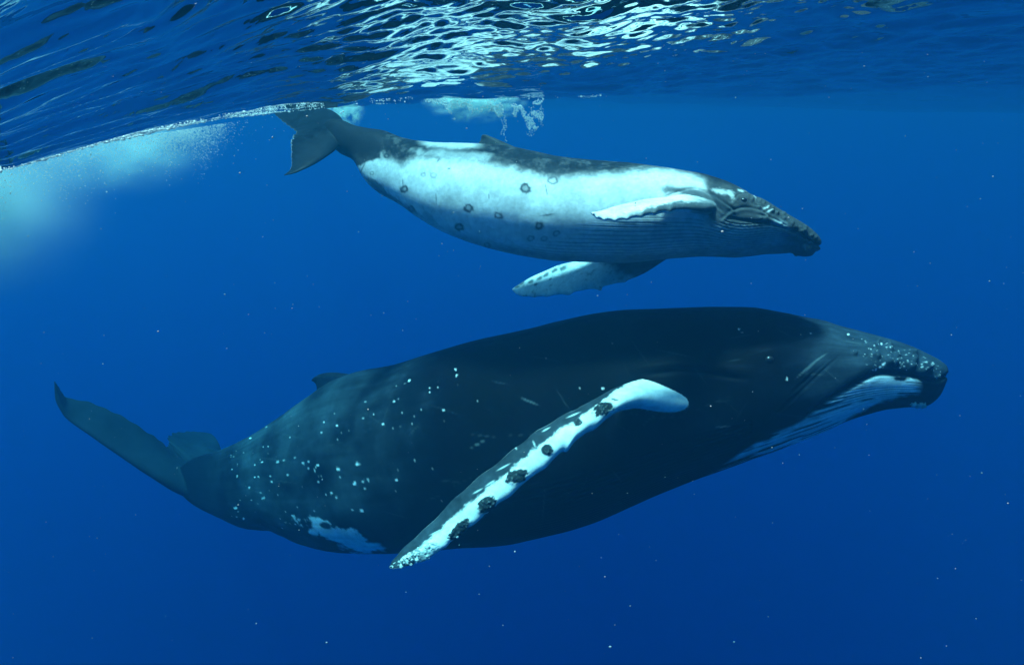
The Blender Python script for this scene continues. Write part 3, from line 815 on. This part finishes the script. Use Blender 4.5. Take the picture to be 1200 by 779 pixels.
        d = np.sqrt(u * u + v * v) + 0.34 * n3 + 0.25 * n2
        ring = np.exp(-((d - 0.78) / 0.26) ** 2) + (0.45 * smooth(0.8, 0.6, d) if r > 4.3 and s > 0.9 else 0.15 * smooth(0.8, 0.6, d))
        C = mixc(C, (0.02, 0.03, 0.038), np.clip(ring * s, 0, 1) * 0.9)
    for (x, y, ln, a, wd) in [(641, 252, 9, -0.15, 1.0), (511, 233, 6, 1.55, .6), (573, 230, 4, 1.4, .5), (640, 222, 7, 1.4, .5), (425, 197, 7, -1.1, .8), (514, 188, 3, -0.9, .6), (472, 214, 4, 1.5, .7), (526, 197.5, 2.2, 0, 1.2),
                          (760, 252, 12, 0.12, 1.0), (735, 262, 16, 0.1, 0.9), (772, 262, 14, 0.12, .9)]:
        C = mixc(C, (0.07, 0.09, 0.11), 0.8 * blob(PX, PY, x, y, ln, wd, a, 0.5, 0.3 * n3))
    body = grid_tube(P, np.clip(C, 0.004, 0.85))

    # near flipper, folded back along the flank
    lead = [(852, 250, 6.1), (826, 248, 5.62), (800, 245, 5.52), (780, 246.5, 5.47), (760, 250, 5.42), (740, 254, 5.38), (720, 257, 5.35), (704, 256, 5.33), (695, 251, 5.32), (692.5, 249.5, 5.32)]
    trail = [(852, 238, 6.15), (826, 232, 5.88), (800, 228, 5.80), (780, 231, 5.76), (760, 233, 5.70), (740, 237, 5.63), (720, 242, 5.55), (706, 246.5, 5.45), (697, 248.5, 5.36), (693, 249, 5.33)]
    F, S, Cc, side = loft_fin(far(lead), far(trail), fat([0.10, 0.11, 0.10, 0.085, 0.075, 0.065, 0.055, 0.045, 0.025, 0.008]), 300, 110,
        lead_fn=lambda s: sum(0.09 * np.exp(-((s - a) / 0.02) ** 2) for a in (0.3, 0.4, 0.49, 0.58, 0.66, 0.74, 0.82, 0.9)))
    m1, m2, m3 = fbm(F, 10, 4, 171), fbm(F, 35, 3, 172), fbm(F, 80, 2, 173)
    FC = np.broadcast_to(np.array([0.72, 0.75, 0.72]), F.shape) * (1 + 0.1 * m2)[..., None]
    ub = np.interp(S, [0, 0.25, 0.4, 0.55, 0.7, 1], [0.55, 0.5, 0.45, 0.38, 0.3, 0.2])
    darkm = smooth(0.08, -0.08, Cc - ub * 0.35 - 0.12 * m1 - 0.08 * m2) * (side > 0)
    rootd = smooth(0.22, 0.1, S + 0.06 * m1)
    FC = mixc(FC, (0.09, 0.115, 0.125), np.clip(darkm * smooth(0.75, 0.4, S) + rootd * 0.9, 0, 1))
    FC = mixc(FC, (0.2, 0.23, 0.24), smooth(0.2, 0.5, m2 + m3 * 0.5) * 0.35)
    flip = grid_tube(F, np.clip(FC, 0.004, 0.85))

    # far flipper, reaching down and back below the belly
    lead_f = [(800, 290, 6.45), (776, 307, 6.636), (750, 322, 6.76), (730, 329, 6.866), (705, 335, 7.02), (680, 340, 7.171), (650, 345, 7.318), (625, 347, 7.454), (610, 346, 7.557), (602, 341.5, 7.639), (600.5, 339.5, 7.7)]
    trail_f = [(752, 285, 6.65), (735, 292, 6.906), (712, 298, 7.14), (695, 303, 7.326), (676, 306, 7.5), (657, 310, 7.621), (640, 317, 7.698), (622, 325, 7.714), (610, 332, 7.707), (603, 336.5, 7.699), (600.5, 338.5, 7.71)]
    G, S2, C2, sd2 = loft_fin(far(lead_f), far(trail_f), fat([0.14, 0.13, 0.11, 0.10, 0.09, 0.08, 0.07, 0.06, 0.045, 0.025, 0.008]), 300, 100,
        lead_fn=lambda s: sum(h * np.exp(-((s - a) / 0.016) ** 2) for a, h in ((0.42, .12), (0.30, .05), (0.55, .08), (0.63, .05), (0.7, .05), (0.78, .05), (0.86, .06), (0.92, .06))))
    m1, m2, m3 = fbm(G, 9, 4, 181), fbm(G, 30, 3, 182), fbm(G, 70, 2, 183)
    GC = np.broadcast_to(np.array([0.62, 0.68, 0.67]), G.shape) * (1 + 0.12 * m2)[..., None]
    GC = mixc(GC, (0.1, 0.12, 0.13), smooth(0.36, 0.2, S2 + 0.1 * m1))
    GC = mixc(GC, (0.12, 0.15, 0.16), smooth(0.25, 0.5, m1 + m2 * 0.6) * 0.6)
    gx, gy, _ = seen(G.reshape(-1, 3)); gx = gx.reshape(S2.shape); gy = gy.reshape(S2.shape)
    for (x, y, r) in [(611, 331, 3), (622, 330, 2.4), (632, 326, 2.2), (640, 322, 2.6), (650, 317, 2.6), (628, 333, 1.6), (660, 314, 3), (645, 327, 1.4), (606, 336, 2)]:
        GC = mixc(GC, (0.08, 0.1, 0.11), blob(gx, gy, x, y, r * 1.6, r * 0.8, -0.5, 0.4, 0.5 * m2) * 0.9)
    flip2 = grid_tube(G, np.clip(GC, 0.004, 0.85))

    # dorsal fin
    lead_d = [(625, 182, 6.60), (603, 172, 6.66), (588, 165.5, 6.70), (576, 160.5, 6.73), (569, 158, 6.745), (566, 158, 6.75)]
    trail_d = [(556, 180, 6.80), (558, 173, 6.79), (561, 168, 6.78), (563.5, 163.5, 6.765), (564, 160.5, 6.755), (565, 158.6, 6.75)]
    D, S3, C3, sd3 = loft_fin(far(lead_d), far(trail_d), fat([0.16, 0.12, 0.09, 0.06, 0.04, 0.01]), 80, 50)
    dors = grid_tube(D, np.broadcast_to(np.array([0.035, 0.045, 0.05]), D.shape) * (1 + 0.4 * fbm(D, 14, 3, 5))[..., None])

    # flukes, near lobe lower and nearer
    lead_k = [(333.5, 205.5, 6.95), (345, 203, 6.97), (357, 198, 7.0), (370, 191.5, 7.06), (383, 183, 7.15), (395, 173, 7.28), (402, 158, 7.45), (402, 144, 7.62), (394, 133, 7.78), (378, 127, 7.92), (356, 126.5, 8.03), (338, 129, 8.1), (322, 133, 8.14)]
    trail_k = [(332.5, 205.5, 6.96), (340, 199, 7.02), (342.5, 190, 7.09), (342, 180, 7.17), (342.5, 170, 7.26), (344, 161, 7.36), (347.5, 155.5, 7.47), (345, 152.5, 7.58), (340, 149, 7.7), (334, 144.5, 7.83), (328, 139.5, 7.96), (324, 136, 8.06), (321.5, 133.4, 8.15)]
    Q, S4, C4, sd4 = loft_fin(far(lead_k), far(trail_k), fat([0.006, 0.02, 0.03, 0.045, 0.06, 0.09, 0.12, 0.09, 0.06, 0.045, 0.03, 0.02, 0.006]), 420, 120,
        trail_fn=lambda s: (0.035 * np.abs(np.sin(s * 95)) + 0.012 * np.sin(s * 41)) * smooth(0, 0.05, s) * smooth(0.5, 0.44, s) + 0.01 * np.sin(s * 90))
    m1, m2 = fbm(Q, 5, 4, 191), fbm(Q, 22, 3, 192)
    KC = np.broadcast_to(np.array([0.007, 0.012, 0.018]), Q.shape) * (1 + 0.4 * m1 + 0.3 * m2)[..., None]
    te = smooth(0.965, 0.99, C4)
    KC = mixc(KC, (0.04, 0.05, 0.055), te * 0.8)
    KC = mixc(KC, (0.5, 0.54, 0.54), smooth(0.985, 0.998, C4) * smooth(0.47, 0.4, S4) * 0.7)
    fluke = grid_tube(Q, np.clip(KC, 0.004, 0.85))

    me = union_mesh("body", [body, flip, flip2, dors, fluke], skin_calf,
                    blend=[(at(828, 240, 5.75 * K), 0.3, 10), (at(395, 158, 7.4 * K), 0.36, 16), (at(600, 172, 6.68 * K), 0.26, 6), (at(765, 300, 6.6 * K), 0.4, 12)])
    base = at(680, 310, 6.5 * K)
    root = bpy.data.objects.new("humpback_whale", None)
    scene.collection.objects.link(root)
    root.location = base
    tag(root, "small whale calf with bright white flank and dark ring scars, just under the surface", "whale", group="humpback whales")
    bo = new_object("body", me, root)
    bo.matrix_parent_inverse = Matrix.Translation(-Vector(base))
    e = eyeball(root, near_point(P, 872, 234) + 0.02 * FWD, 0.031)
    e.matrix_parent_inverse = Matrix.Translation(-Vector(base))
    return root


mother = build_mother()
calf = build_calf()


# ------------------------------------------------------------------ bubbles, foam and drifting specks
def ico():
    t = (1 + 5 ** 0.5) / 2
    v = np.array([(-1, t, 0), (1, t, 0), (-1, -t, 0), (1, -t, 0), (0, -1, t), (0, 1, t), (0, -1, -t), (0, 1, -t), (t, 0, -1), (t, 0, 1), (-t, 0, -1), (-t, 0, 1)], float)
    v /= np.linalg.norm(v[0])
    f = np.array([(0, 11, 5), (0, 5, 1), (0, 1, 7), (0, 7, 10), (0, 10, 11), (1, 5, 9), (5, 11, 4), (11, 10, 2), (10, 7, 6), (7, 1, 8), (3, 9, 4), (3, 4, 2), (3, 2, 6), (3, 6, 8), (3, 8, 9), (4, 9, 5), (2, 4, 11), (6, 2, 10), (8, 6, 7), (9, 8, 1)])
    return v, f


def swarm(name, centres, radii, mat, squash=None):
    v, f = ico()
    centres = np.asarray(centres); radii = np.asarray(radii)
    n = len(centres)
    sc = np.ones((n, 1, 3)) if squash is None else squash[:, None, :]
    V = centres[:, None, :] + v[None] * radii[:, None, None] * sc
    F = f[None] + (np.arange(n) * 12)[:, None, None]
    return new_object(name, mesh_from(name, V.reshape(-1, 3), F.reshape(-1, 3), mat=mat))


BUB = make_plain("air_bubble", (0.95, 0.97, 0.96), 0.12, 0.4)
SNOW = make_plain("drifting_particle", (0.45, 0.48, 0.46), 0.8, 0.3)

def under_surface(px, r):
    """point of the sea surface in the vertical plane through photo column px, r metres away"""
    a = np.arctan((px - 600) / FOCAL_PX * math.cos(PITCH))
    X, Y = np.sin(a) * r, np.cos(a) * r
    return X, Y, sea_height(X, Y)

# drifting specks
n = 620
d = 1.3 + 7.5 * rng.random(n) ** 0.8
pts = at(rng.uniform(-60, 1260, n), 60 + 770 * rng.random(n) ** 1.35, d)
rad = np.clip(0.0012 * np.exp(rng.normal(0, 0.55, n)), 0.0006, 0.006) * (0.6 + 0.25 * d)
ok = pts[:, 2] < sea_height(pts[:, 0], pts[:, 1]) - 0.03
snow = swarm("marine_snow", pts[ok], rad[ok], SNOW, squash=rng.uniform(0.5, 1.3, (ok.sum(), 3)))
tag(snow, "tiny pale specks drifting through the blue water", kind="stuff")

# air bubbles shaken out by the tail and the breaking water
def bubble_cloud(name, centre, axes, density, seed, label, nscale=1.6, lo=0.25, hi=1.6, soft=1.0):
    m, nt, out = nodes_of(name)
    N, L = nt.nodes.new, nt.links.new
    tc = N("ShaderNodeTexCoord"); ln = N("ShaderNodeVectorMath"); ln.operation = 'LENGTH'
    L(tc.outputs["Object"], ln.inputs[0])
    mr = N("ShaderNodeMapRange"); mr.interpolation_type = 'SMOOTHSTEP'
    mr.inputs[1].default_value = 0.98; mr.inputs[2].default_value = 0.0; mr.inputs[3].default_value = 0.0; mr.inputs[4].default_value = 1.0
    L(ln.outputs["Value"], mr.inputs[0])
    nz = N("ShaderNodeTexNoise"); nz.inputs["Scale"].default_value = nscale; nz.inputs["Detail"].default_value = 4
    mp = N("ShaderNodeMapping"); mp.inputs["Location"].default_value = (seed, seed * 0.7, 0); L(tc.outputs["Object"], mp.inputs[0]); L(mp.outputs[0], nz.inputs["Vector"])
    m2 = N("ShaderNodeMapRange"); m2.inputs[1].default_value = 0.35; m2.inputs[2].default_value = 0.68; m2.inputs[3].default_value = lo; m2.inputs[4].default_value = hi
    L(nz.outputs[0], m2.inputs[0])
    pw = N("ShaderNodeMath"); pw.operation = 'POWER'; pw.inputs[1].default_value = soft; L(mr.outputs[0], pw.inputs[0])
    a = N("ShaderNodeMath"); a.operation = 'MULTIPLY'; L(pw.outputs[0], a.inputs[0]); L(m2.outputs[0], a.inputs[1])
    b = N("ShaderNodeMath"); b.operation = 'MULTIPLY'; L(a.outputs[0], b.inputs[0]); b.inputs[1].default_value = density; a.use_clamp = False; b.use_clamp = False
    mxm = N('ShaderNodeMath'); mxm.operation = 'MAXIMUM'; mxm.inputs[1].default_value = 0.0; L(b.outputs[0], mxm.inputs[0])
    pv = N("ShaderNodeVolumePrincipled"); pv.inputs["Color"].default_value = (0.78, 0.99, 0.93, 1); pv.inputs["Anisotropy"].default_value = 0.0
    L(mxm.outputs[0], pv.inputs["Density"]); L(pv.outputs[0], out.inputs["Volume"])
    nu, nv = 24, 14
    vs = [(math.sin(math.pi * i / nv) * math.cos(2 * math.pi * j / nu), math.sin(math.pi * i / nv) * math.sin(2 * math.pi * j / nu), math.cos(math.pi * i / nv)) for i in range(1, nv) for j in range(nu)]
    t0, t1 = len(vs), len(vs) + 1
    vs += [(0, 0, 1), (0, 0, -1)]
    fs = []
    for i in range(nv - 2):
        for j in range(nu):
            p, q, r_, s_ = i * nu + j, i * nu + (j + 1) % nu, (i + 1) * nu + (j + 1) % nu, (i + 1) * nu + j
            fs += [(p, s_, q), (q, s_, r_)]
    for j in range(nu):
        fs += [(t0, j, (j + 1) % nu), (t1, (nv - 2) * nu + (j + 1) % nu, (nv - 2) * nu + j)]
    o = new_object(name, mesh_from(name, vs, fs, mat=m))
    M = Matrix.Identity(4)
    for k in range(3):
        for r in range(3): M[r][k] = axes[k][r]
        M[k][3] = centre[k]
    o.matrix_world = M
    return tag(o, label, kind="stuff")

c0, c1 = at(-10, 205, 6.9), at(255, 152, 10.0)
ax = (c1 - c0) / 2 * 1.15
sd = np.cross(ax, [0, 0, 1.0]); sd /= np.linalg.norm(sd)
bubble_cloud("bubble_cloud", at(-140, 208, 6.8), [(2.8, 0, 0), (0, 1.6, 0), (0, 0, 2.0)], 5.0, 3.1, "milky pale cloud of fine bubbles at the left edge below the surface", 3.0, 0.2, 1.8, 2.6)
bubble_cloud("bubble_cloud", (c0 + c1) / 2 + np.array([0, 0, 0.0]), [ax * 1.25, sd * 0.9, (0, 0, 0.9)], 1.5, 7.7, "thin milky veil of bubbles under the foam line on the left", 3.6, 0.1, 1.9, 2.8)

# foam line where the swell dips, and bubbles sinking below it
fx_, fr, fz, frad = [], [], [], []
fpx = rng.uniform(-60, 520, 16000)
keep = fbm(np.stack([fpx * 0.02, 0 * fpx, 0 * fpx], -1), 1.0, 4, 3) + 0.25 * (fpx < 340) - 0.25 * (fpx > 420) > rng.uniform(-0.25, 0.55, len(fpx))
fpx = fpx[keep]
Rk = np.interp(fpx, [-250, 0, 130, 330, 500, 700], [5.5, 6.6, 7.8, 10.2, 11.4, 12])
lane = rng.integers(0, 2, len(fpx))
fr = Rk * (1 - 0.05 * lane - 0.10 * (lane == 1) * rng.random(len(fpx)) * smooth(0, 340, fpx)) + rng.normal(0, 0.10, len(fpx))
X, Y, Z = under_surface(fpx, fr)
rad = np.clip(0.004 * np.exp(rng.normal(0, 0.5, len(fpx))), 0.0015, 0.016)
foam = swarm("foam", np.stack([X, Y, Z - rad * 0.7], -1), rad, BUB, squash=np.c_[rng.uniform(0.8, 1.8, (len(fpx), 2)), rng.uniform(0.5, 0.9, len(fpx))])
tag(foam, "sparkling white foam line along the dipping surface on the left", kind="stuff")

def plume(px, py, d, rad, name, label):
    p = at(px, py, d)
    ok = p[:, 2] < sea_height(p[:, 0], p[:, 1]) - 0.01
    o = swarm(name, p[ok], rad[ok], BUB)
    return tag(o, label, kind="stuff")

n = 10000
px = np.concatenate([rng.normal(215, 26, n // 2), rng.uniform(-20, 265, n // 2)])
sy = np.interp(px, [-20, 0, 130, 330], [196, 193, 166, 134])
py = sy + np.abs(rng.normal(0, 1, n)) ** 1.2 * np.where(px > 150, 17, 24) * (0.6 + 0.9 * np.abs(fbm(np.stack([px * 0.05, 0 * px, 0 * px], -1), 1, 3, 8)))
plume(px, py, np.interp(px, [0, 260], [6.7, 9.6]) + rng.normal(0, 0.25, n), np.clip(0.0030 * np.exp(rng.normal(0, 0.45, n)), 0.001, 0.01), "bubble_curtain", "fine bubbles sinking in streaks below the foam line on the left")

n = 20000
px = np.concatenate([rng.uniform(440, 705, n * 5 // 6), rng.uniform(394, 420, n // 6)])
h = np.interp(px, [394, 400, 412, 420, 440, 470, 495, 515, 535, 550, 562, 575, 590, 600, 608, 616, 627, 636, 643, 652, 705], [16, 24, 16, 4, 3, 4, 5, 12, 30, 26, 24, 20, 28, 34, 16, 30, 44, 30, 8, 5, 2])
h = h * (0.8 + 0.6 * fbm(np.stack([px * 0.09, 0 * px, 0 * px], -1), 1, 3, 18))
u = rng.random(len(px)) ** 1.25
keep = (rng.random(len(px)) < np.clip(h / 24, 0.12, 1))
gap = (px > 605) & (px < 650)
py = 111 + h * u + rng.normal(0, 1.2, len(px))
lump = fbm(np.stack([px * 0.06, py * 0.09, 0 * px], -1), 1.4, 3, 28)
keep &= (lump > -0.25 + 0.3 * u) & (~gap | (lump > 0.05))
px, py = px[keep], py[keep]
d = np.where(px < 425, 10.15, 10.7) + rng.normal(0, 0.16, len(px))
rad = np.clip(0.0062 * np.exp(rng.normal(0, 0.4, len(px))), 0.003, 0.022)
sx = np.concatenate([592 + rng.normal(0, 0.7, 60), 589 + rng.normal(0, .5, 30), 623 + rng.normal(0, 2.2, 120), 634 + rng.normal(0, 1.2, 50)])
sy = np.concatenate([rng.uniform(135, 166, 60), rng.uniform(140, 158, 30), rng.uniform(125, 160, 120), rng.uniform(120, 150, 50)])
sx = sx + 1.5 * np.sin(sy * 0.35)
px = np.concatenate([px, sx]); py = np.concatenate([py, sy]); d = np.concatenate([d, 10.6 + rng.normal(0, 0.05, len(sx))])
rad = np.concatenate([rad, rng.uniform(0.003, 0.008, len(sx))])
plume(px, py, d, rad, "bubble_plume", "white burst of bubbles hanging under the surface behind the calf's back")

bubble_cloud("bubble_cloud", at(556, 114, 10.75), [(0.95, 0, 0), (0, 0.35, 0), (0, 0, 0.46)], 14.0, 1.3, "dense white puff of bubbles under the surface above the calf's dorsal fin", 3.6, -3.5, 4.5)
bubble_cloud("bubble_cloud", at(404, 128, 10.6), [(0.34, 0, 0), (0, 0.3, 0), (0, 0, 0.36)], 16.0, 4.3, "small bright puff of foam beside the calf's tail at the surface", 3.0, -3.5, 4.5)
